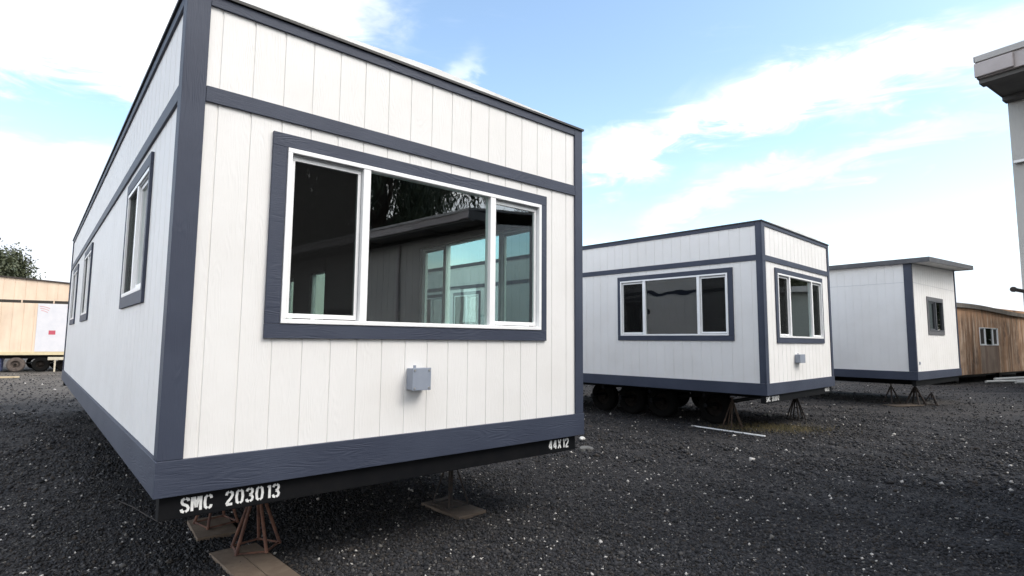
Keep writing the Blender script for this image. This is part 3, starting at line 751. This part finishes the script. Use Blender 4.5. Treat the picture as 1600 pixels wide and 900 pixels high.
# ---------------------------------------------------------------- tan trailer under construction, far left
def tan_trailer():
    C5 = Vector((-22.93, 26.6, 0)); A5 = 62.0
    tan = ply_mat('bare_tan_siding', (.80, .635, .49), (.74, .58, .44), (.84, .70, .57), .25)
    root = thing('unfinished_trailer', C5, rz(A5), 'bare tan plywood trailer with white house wrap at one end seen far left', 'trailer')
    x0, x1, D = -9.0, 3.4, 3.6
    M = lambda a, d, z: (a + x0, -d, z)
    def ztop(x): return 4.44 - (x + 1.2) * .075
    s = MB(); wall_sheet(s, M, x1 - x0, .92, 3.26, [], pitch=.406, off=.2, gd=.012); s.build('siding', tan, root)
    s = MB(); wall_sheet(s, M, x1 - x0, 3.40, 4.0, [], pitch=.406, off=.2, gd=.012, top=lambda a: ztop(a + x0)); s.build('siding', tan, root)
    MB().box(x0, x1, .0005, .05, 3.26, 3.40).build('rafter_gap', mat('dark_gap', (.04, .035, .03), .9), root)
    g = MB(); x = x0 + .2
    while x < x1: g.box(x, x + .05, -.006, -.001, 3.27, 3.395); x += 1.2
    g.build('rafter_end', tan, root)
    r = MB(); r.hexa([(x0 - .1, -.06, ztop(x0)), (x1 + .1, -.06, ztop(x1)), (x1 + .1, D, ztop(x1)), (x0 - .1, D, ztop(x0)), (x0 - .1, -.06, ztop(x0) + .07), (x1 + .1, -.06, ztop(x1) + .07), (x1 + .1, D, ztop(x1) + .07), (x0 - .1, D, ztop(x0) + .07)])
    r.build('roof', mat('dark_roof_edge', (.05, .04, .035), .8), root)
    MB().box(x0, x1, .04, D - .04, .92, 3.3).build('frame_body', tan, root)
    MB().box(x0 - .02, x1 + .02, -.03, -.0005, .80, .95).build('rim_board', mat('pale_rim_board', (.68, .58, .38), .8, 0, (.6, .5, .32), 4), root)
    wr = MB().box(.24, x1 - .02, -.016, -.0135, .96, 3.255).build('house_wrap', mat('white_house_wrap', (.70, .69, .72), .5, 0, (.64, .64, .68), 3, ((3, 3, 3), .4, .02)), root)
    red = mat('faded_red_print', (.50, .09, .13), .6); pink = mat('pink_print', (.62, .28, .30), .6)
    sq = MB().box(.72, .98, -.0185, -.0165, 1.77, 1.97).build('printed_label', red, wr)
    pr = MB()
    for (cx, s_) in ((.50, 1), (1.55, -1)):
        for k, (dz, w) in enumerate(((0, .40), (-.10, .34), (-.20, .26))):
            pts = [(cx + s_ * (t - .5) * w, 3.12 + dz - .10 * (t * t if s_ > 0 else (1 - t) ** 2)) for t in np.linspace(0, 1, 7)]
            for i in range(6):
                (a0, z0), (a1, z1) = pts[i], pts[i + 1]
                pr.hexa([(a0, -.0165, z0 - .014), (a1, -.0165, z1 - .014), (a1, -.0185, z1 - .014), (a0, -.0185, z0 - .014), (a0, -.0165, z0 + .014), (a1, -.0165, z1 + .014), (a1, -.0185, z1 + .014), (a0, -.0185, z0 + .014)])
    pr.build('faded_print', pink, wr)
    MB().box(x0, x1 - .2, .35, .5, .62, .80).build('chassis_rail', BLACK, root)
    MB().box(x0, x1 - .2, D - .5, D - .35, .62, .80).build('chassis_rail', BLACK, root)
    for wx in (-2.1, -.42, .50, 1.42, ):
        if wx < -2: continue
        Mx = root
        h = MB(); h.tube((wx, .16, .35), (wx, .02, .35), .05, n=12); wh = h.build('wheel', RIM, root)
        ty = DUSTY if wx < .2 else RUBBER
        MB().lathe((wx, .14, .345), (0, -1, 0), [(a, b * .95) for a, b in TYRE]).build('tyre', ty, wh)
        rm = MB().lathe((wx, .14, .345), (0, -1, 0), [(-.06, .185), (.02, .18), (.0, .12), (.05, .045), (.03, .03), (-.02, .10)])
        rm.build('rim', DUSTY if wx < .2 else RIM, wh)
        MB().tube((wx, .2, .35), (wx, D - .2, .35), .045).build('axle', BLACK, root)
    for wx in (-.42, .50, 1.42):
        MB().lathe((wx, D - .3, .345), (0, -1, 0), [(a, b * .95) for a, b in TYRE]).build('tyre', RUBBER, root)
    return C5, A5
C5, A5 = tan_trailer()
p = at(C5, A5, .95, -.12, .0)
o = MB().box(-.15, .95, -.03, .03, .56, .70).box(.1, .16, -.02, .02, 0, .56).box(.6, .66, -.02, .02, 0, .56).build('sawhorse', mat('pale_lumber', (.62, .56, .44), .8, 0, (.5, .44, .34), 5))
o.location = (p.x, p.y, 0); o.rotation_euler = (0, 0, rz(A5)); tag(o, 'pale timber trestle standing before the wheels of the tan trailer', 'trestle')
p = at(C5, A5, -1.45, .5, 0)
o = MB().box(-.5, .42, -.3, .3, .02, .56).box(-.53, .45, -.33, .33, .56, .62).build('storage_tub', mat('blue_plastic', (.20, .25, .52), .5, 0, (.16, .2, .45), 5), None, .03)
o.location = (p.x, p.y, 0); o.rotation_euler = (0, 0, rz(A5)); tag(o, 'blue plastic tub beside the dusty wheel of the tan trailer', 'tub')


# ---------------------------------------------------------------- grey building at the right edge
def shed(name, W0, A, L, D, eave, label, over=.6, wallmat=None, rake=0.0):
    root = thing(name, W0, rz(A), label, 'building')
    # local x = depth direction (away), local y negative = along the wall towards the viewer's side
    M = lambda a, d, z: (-d, -a, z)
    s = MB(); wall_sheet(s, M, L, 0, eave, [], pitch=.2, off=.2); s.build('wall', wallmat, root)
    M2 = lambda a, d, z: (a, d, z)
    s = MB(); wall_sheet(s, M2, D, 0, eave, [], pitch=.2, off=.2, top=lambda a: eave + .12 * min(a, D - a)); s.build('wall', wallmat, root)
    s = MB(); wall_sheet(s, lambda a, d, z: (a, -L - d, z), D, 0, eave, [], pitch=.2, off=.2, top=lambda a: eave + .12 * min(a, D - a)); s.build('wall', wallmat, root)
    s = MB(); wall_sheet(s, lambda a, d, z: (D + d, -a, z), L, 0, eave, [], pitch=.2, off=.2); s.build('wall', wallmat, root)
    return root


def right_building():
    A = 56.0; W0 = Vector((3.884, 4.220, 0)); L, D = 15.0, 3.8; E0, E1 = 3.541, 3.706
    wm = grain_paint('grey_beige_wall_paint', (.54, .525, .49), (.44, .43, .40), .7, .5, False, .5)
    fm = mat('mauve_grey_fascia', (.38, .335, .325), .6, 0, (.48, .44, .43), 2.2, ((8, 8, 8), .25, .01))
    fd = mat('dark_soffit', (.10, .095, .09), .8, 0, (.14, .135, .13), 3)
    root = shed('eaved_building', W0, A, L, D, E0 + .003, 'grey beige building at the right edge with a deep boxed eave', .6, wm)
    O = .6
    sf = MB().box(-O + .011, .05, -L, .010, E0 + .004, E0 + .03)
    sf.box(-O + .011, -O + .10, -L, .009, E0 - .03, E0 + .003).box(-.09, -.001, -L, .009, E0 - .03, E0 + .003)
    for k in range(0, 8): sf.box(-O + .101, -.091, -1.3 - k * 1.9, -1.22 - k * 1.9, E0 - .03, E0 + .003)
    sf.build('soffit', fd, root)
    # fascia: boards with a stepped top flashing and an end cap
    f = MB(); f.box(-O - .02, -O + .01, -L, .0, E0, E1 - .02); f.build('fascia', fm, root, .004)
    MB().box(-O - .038, -O + .02, -L, .012, E1 - .045, E1).build('drip_flashing', mat('pale_flashing', (.42, .40, .385), .5, 0, (.34, .33, .315), 3), root, .003)
    MB().box(-O - .045, -O - .021, -.20, .018, E0 + .006, E1 - .055).build('fascia_end_cap', fm, root, .006)
    MB().box(-O - .018, -.002, .001, .014, E0 + .0, E1 - .03).build('rake_board', fd, root, .003)
    r = MB(); z0, zr = E1 + .001, E1 + .001 + .12 * (D / 2 + O)
    xs = (-O - .03, D / 2, D + O)
    r.v += [(xs[0], .02, z0), (xs[1], .02, zr), (xs[2], .02, z0), (xs[0], -L - .02, z0), (xs[1], -L - .02, zr), (xs[2], -L - .02, z0)]
    r.v += [(a, b, c - .04) for a, b, c in r.v]
    r.f += [(0, 1, 4, 3), (1, 2, 5, 4), (6, 7, 10, 9), (7, 8, 11, 10), (0, 1, 7, 6), (1, 2, 8, 7), (3, 4, 10, 9), (4, 5, 11, 10), (0, 3, 9, 6), (2, 5, 11, 8)]
    r.build('roof', mat('old_grey_roof', (.16, .15, .145), .8, 0, (.22, .21, .20), 2), root)
    MB().box(-.05, -.004, -.35, -.02, 3.015, 3.035).build('wall_ledge', GALV, root)
    MB().box(-.012, -.001, -.9, -.06, 2.60, 2.606).build('wall_joint', fd, root)
    for yy in (-2.6, -5.4): MB().tube((-.05, yy, .1), (-.05, yy, E0 - .05), .03, n=10).build('downpipe', fm, root)
    MB().tube((-.29, -.02, 2.025), (.0, -.02, 2.025), .014, n=10).tube((-.30, -.02, 2.025), (-.285, -.02, 2.025), .02, n=10).build('wall_pipe', DARKSTEEL, root)
    # windows further along the wall, seen only as reflections
    for a in (4.0, 8.5):
        make_window(root, lambda q, d, z: (-d, -q, z), a, a + 1.3, 1.2, 2.2, DBL, VINYL, GLASS_D, SLATE_H)
right_building()
W6 = Vector((19.2, 19.0, 0))
pale = grain_paint('pale_green_wall_paint', (.42, .45, .40), (.37, .40, .36), .7, .4)
sb = shed('pale_building', W6, 65.0, 12.0, 5.0, 3.9, 'pale green low building beyond the right edge reflected in the middle trailer window', .5, pale)
MB().box(-.5, 5.5, -12.3, .3, 3.9, 4.15).build('roof', mat('pale_roof_edge', (.5, .5, .47), .6, 0, (.42, .42, .4), 2), sb)


# ---------------------------------------------------------------- trees
LEAFM = {}
def leaf_mat(name, a, b_):
    m = bpy.data.materials.new(name); m.use_nodes = True; T = NT(m.node_tree); b = T.n['Principled BSDF']
    g = T.node('ShaderNodeNewGeometry')
    T.l.new(T.mix(g.outputs['Random Per Island'], a, b_), b.inputs['Base Color']); b.inputs['Roughness'].default_value = .6
    return m


def tree(loc, H, r, label, name, lm, bark, n_limb=9, clumps=60, per=260, leaf=(.05, .18), droop=.6, low=.45, seed=1, group=None, squash=1.0, tight=1.0):
    rng = np.random.default_rng(seed)
    root = thing(name, loc, 0, label, 'tree', group)
    tk = MB(); tips = []
    tk.tube((0, 0, -.1), (.1, .05, H * .35), r * .085, r * .06, 10, False).tube((.1, .05, H * .35), (-.05, .1, H * .75), r * .06, r * .03, 9, False)
    for i in range(n_limb):
        t = i * 2.4 + rng.uniform(-.4, .4); zb = H * rng.uniform(.28, .62); ln = r * rng.uniform(.55, .95)
        a = Vector((.05, .05, zb)); b = a + Vector((math.cos(t) * ln * .5, math.sin(t) * ln * .5, ln * .35)); c = b + Vector((math.cos(t + .3) * ln * .45, math.sin(t + .3) * ln * .45, ln * .25))
        tk.tube(a, b, r * .03, r * .018, 7, False).tube(b, c, r * .018, r * .006, 6, False); tips += [b, c]
        for k in range(2):
            d = c + Vector((rng.uniform(-1, 1), rng.uniform(-1, 1), rng.uniform(0, .8))) * ln * .3; tk.tube(b, d, r * .01, r * .004, 5, False); tips.append(d)
    tk.build('trunk', bark, root)
    P = []
    for k in range(clumps):
        while True:
            q = rng.uniform(-1, 1, 3); d = np.linalg.norm(q)
            if .25 < d < 1: break
        q = q * rng.uniform(.75, 1.12)
        c = np.array([q[0] * r, q[1] * r, H * (low + 1) / 2 + q[2] * H * (1 - low) / 2 * squash])
        cr = r * rng.uniform(.16, .34) * tight; m = int(per * rng.uniform(.5, 1.4))
        g = rng.normal(0, .5, (m, 3)) * cr; g[:, 2] -= np.abs(rng.normal(0, droop, m)) * cr
        P.append(c + g)
    P = np.concatenate(P); N = len(P)
    L = rng.uniform(leaf[1] * .6, leaf[1] * 1.3, N); Wd = rng.uniform(leaf[0] * .6, leaf[0] * 1.3, N)
    d = rng.normal(0, 1, (N, 3)); d[:, 2] -= droop * 1.8; d /= np.linalg.norm(d, axis=1)[:, None]
    e = np.cross(d, rng.normal(0, 1, (N, 3))); e /= np.linalg.norm(e, axis=1)[:, None]
    a, b = P - d * L[:, None] / 2, P + d * L[:, None] / 2
    V = np.stack([a, P + e * Wd[:, None] / 2, b, P - e * Wd[:, None] / 2], 1).reshape(-1, 3).astype(np.float32)
    Fc = np.arange(N * 4, dtype=np.int32)
    me = bpy.data.meshes.new('crown'); me.vertices.add(len(V)); me.vertices.foreach_set('co', V.ravel()); me.loops.add(N * 4); me.loops.foreach_set('vertex_index', Fc)
    me.polygons.add(N); me.polygons.foreach_set('loop_start', np.arange(0, N * 4, 4, dtype=np.int32)); me.polygons.foreach_set('loop_total', np.full(N, 4, np.int32))
    me.update(calc_edges=True); me.materials.append(lm)
    o = bpy.data.objects.new('crown', me); COL.objects.link(o); o.parent = root
    return root


BARK = mat('grey_bark', (.09, .07, .055), .9, 0, (.06, .045, .035), 6, ((12, 12, 3), .8, .02))
LM1 = leaf_mat('dark_leaves', (.022, .034, .016), (.05, .065, .03)); LM2 = leaf_mat('olive_leaves', (.03, .04, .018), (.075, .085, .04))
tree((-34.6, 36.2, 0), 7.6, 2.6, 'bushy olive green tree rising behind the tan trailer', 'leafy_tree', LM2, BARK, clumps=130, per=420, leaf=(.12, .22), droop=.15, low=.25, seed=4)
TG = 'trees behind the right hand building'
tree((13.0, -1.6, 0), 11.5, 4.6, 'dark drooping tree over the roof of the right building reflected in the front window', 'drooping_tree', LM1, BARK, clumps=52, per=520, leaf=(.06, .42), droop=1.3, low=.34, seed=2, tight=.62, group=TG)
tree((12.6, -8.2, 0), 12.5, 5.0, 'second dark tree behind the right building farther from the trailers', 'drooping_tree', LM1, BARK, clumps=120, per=420, leaf=(.05, .36), droop=1.0, low=.25, seed=5, group=TG)
tree((16.2, 5.2, 0), 8.2, 3.0, 'smaller tree behind the corner of the right building', 'drooping_tree', LM1, BARK, clumps=46, per=320, leaf=(.035, .32), droop=.9, low=.45, seed=6, group=TG)
tree((27.6, 21.6, 0), 10.0, 4.3, 'leafy tree behind the pale green building beyond the right edge', 'leafy_tree', LM2, BARK, clumps=170, per=300, leaf=(.12, .26), droop=.4, low=.08, seed=8)
tree((33.5, 29.0, 0), 9.0, 3.2, 'leafy tree added unseen beyond the right edge to darken the brown plywood building window', 'leafy_tree', LM2, BARK, clumps=130, per=260, leaf=(.12, .26), droop=.4, low=.05, seed=11)  # added out of frame so the brown building's panes mirror dark foliage, not sky


# ---------------------------------------------------------------- odds and ends on the gravel
def strip(name, a, b, w, h, material, label, cat, z=.0, group=None, bevel=.0):
    a, b = Vector(a), Vector(b); m = (a + b) / 2; L = (b - a).length; ang = math.atan2(b.y - a.y, b.x - a.x)
    o = MB().box(-L / 2, L / 2, -w / 2, w / 2, 0, h).build(name, material, None, bevel); o.location = (m.x, m.y, z); o.rotation_euler = (0, 0, ang)
    return tag(o, label, cat, group)


strip('trim_strip', (3.55, 10.99), (4.41, 9.87), .035, .018, VINYL, 'thin white strip lying on the gravel before the middle trailer', 'strip', .008)
strip('board', (-20.9, 22.2), (-19.95, 22.85), .2, .06, mat('new_lumber', (.55, .45, .30), .8, 0, (.48, .38, .25), 4), 'pale board lying on the gravel at the far left edge', 'board')
wm = mat('white_plastic_pipe', (.72, .72, .70), .45, 0, (.62, .62, .60), 4)
for i, (a, b, r_, z, lb) in enumerate((((20.3, 24.1), (25.0, 25.6), .05, .06, 'white pipe with its tip farthest left in front of the brown building'),
                                       ((20.9, 24.35), (25.3, 26.4), .05, .16, 'white pipe lying highest across the others before the brown building'),
                                       ((21.4, 23.9), (25.6, 24.9), .045, .05, 'white pipe lying nearest to the camera before the brown building'))):
    o = MB().tube((a[0], a[1], z), (b[0], b[1], z + .03), r_, n=12).build('plastic_pipe', wm); tag(o, lb, 'pipe', 'white pipes lying before the brown building')
# wire
wb = MB(); pts = [Vector((-3.89, 5.71, .015)), Vector((-3.6, 5.49, .022)), Vector((-3.3, 5.24, .02)), Vector((-3.02, 5.02, .015))]
for i in range(3): wb.tube(pts[i], pts[i + 1], .005, n=6)
tag(wb.build('wire', DARKSTEEL), 'thin dark wire lying on the gravel beside the left side of the front trailer', 'wire')


def rock(loc, s, label, material, name='rock', seed=0):
    rnd = random.Random(seed); bm = bmesh.new(); bmesh.ops.create_icosphere(bm, subdivisions=2, radius=1)
    for v in bm.verts: v.co = Vector((v.co.x * s[0], v.co.y * s[1], v.co.z * s[2])) * rnd.uniform(.82, 1.12)
    me = bpy.data.meshes.new(name); bm.to_mesh(me); bm.free(); me.materials.append(material)
    o = bpy.data.objects.new(name, me); COL.objects.link(o); o.location = loc; o.rotation_euler = (0, 0, rnd.uniform(0, 3)); tag(o, label, 'rock'); return o
rg = mat('grey_rock', (.13, .13, .125), .9, 0, (.08, .08, .08), 12); rw = mat('white_chunk', (.6, .6, .58), .8, 0, (.45, .44, .42), 15)
rock((1.12, 8.55, .02), (.13, .07, .045), 'flat grey rock just right of the front trailer corner', rg, seed=1)
rock((1.18, 9.45, .02), (.08, .05, .035), 'small white chunk on the gravel above the flat grey rock', rw, 'plaster_chunk', 2)
rock((-3.55, 6.35, .02), (.035, .03, .025), 'white pebble left of the front trailer on the dark gravel', rw, 'pebble', 3)
rock((5.75, 12.7, .02), (.12, .04, .03), 'white scrap lying behind the right stand of the middle trailer', rw, 'scrap', 4)
rock((13.2, 12.4, .02), (.10, .05, .02), 'white scrap on open gravel right of the flat roofed trailer', rw, 'scrap', 5)

# dry grass patch
def dry_grass():
    rng = np.random.default_rng(9); v = []; f = []
    for i in range(2600):
        x, y = rng.normal(4.95, .5), rng.normal(10.85, .28)
        h = rng.uniform(.02, .075); t = rng.uniform(0, 6.28); dx, dy = math.cos(t) * .004, math.sin(t) * .004; lx, ly = rng.uniform(-.05, .05, 2)
        n = len(v); v += [(x - dx, y - dy, -.005), (x + dx, y + dy, -.005), (x + lx, y + ly, h)]; f.append((n, n + 1, n + 2))
    me = bpy.data.meshes.new('dry_grass'); me.from_pydata(v, [], f); me.materials.append(mat('straw', (.16, .125, .06), .9, 0, (.08, .075, .035), 5))
    o = bpy.data.objects.new('dry_grass', me); COL.objects.link(o); tag(o, 'sparse dry yellow grass under the middle trailer corner', 'grass', kind='stuff')
dry_grass()
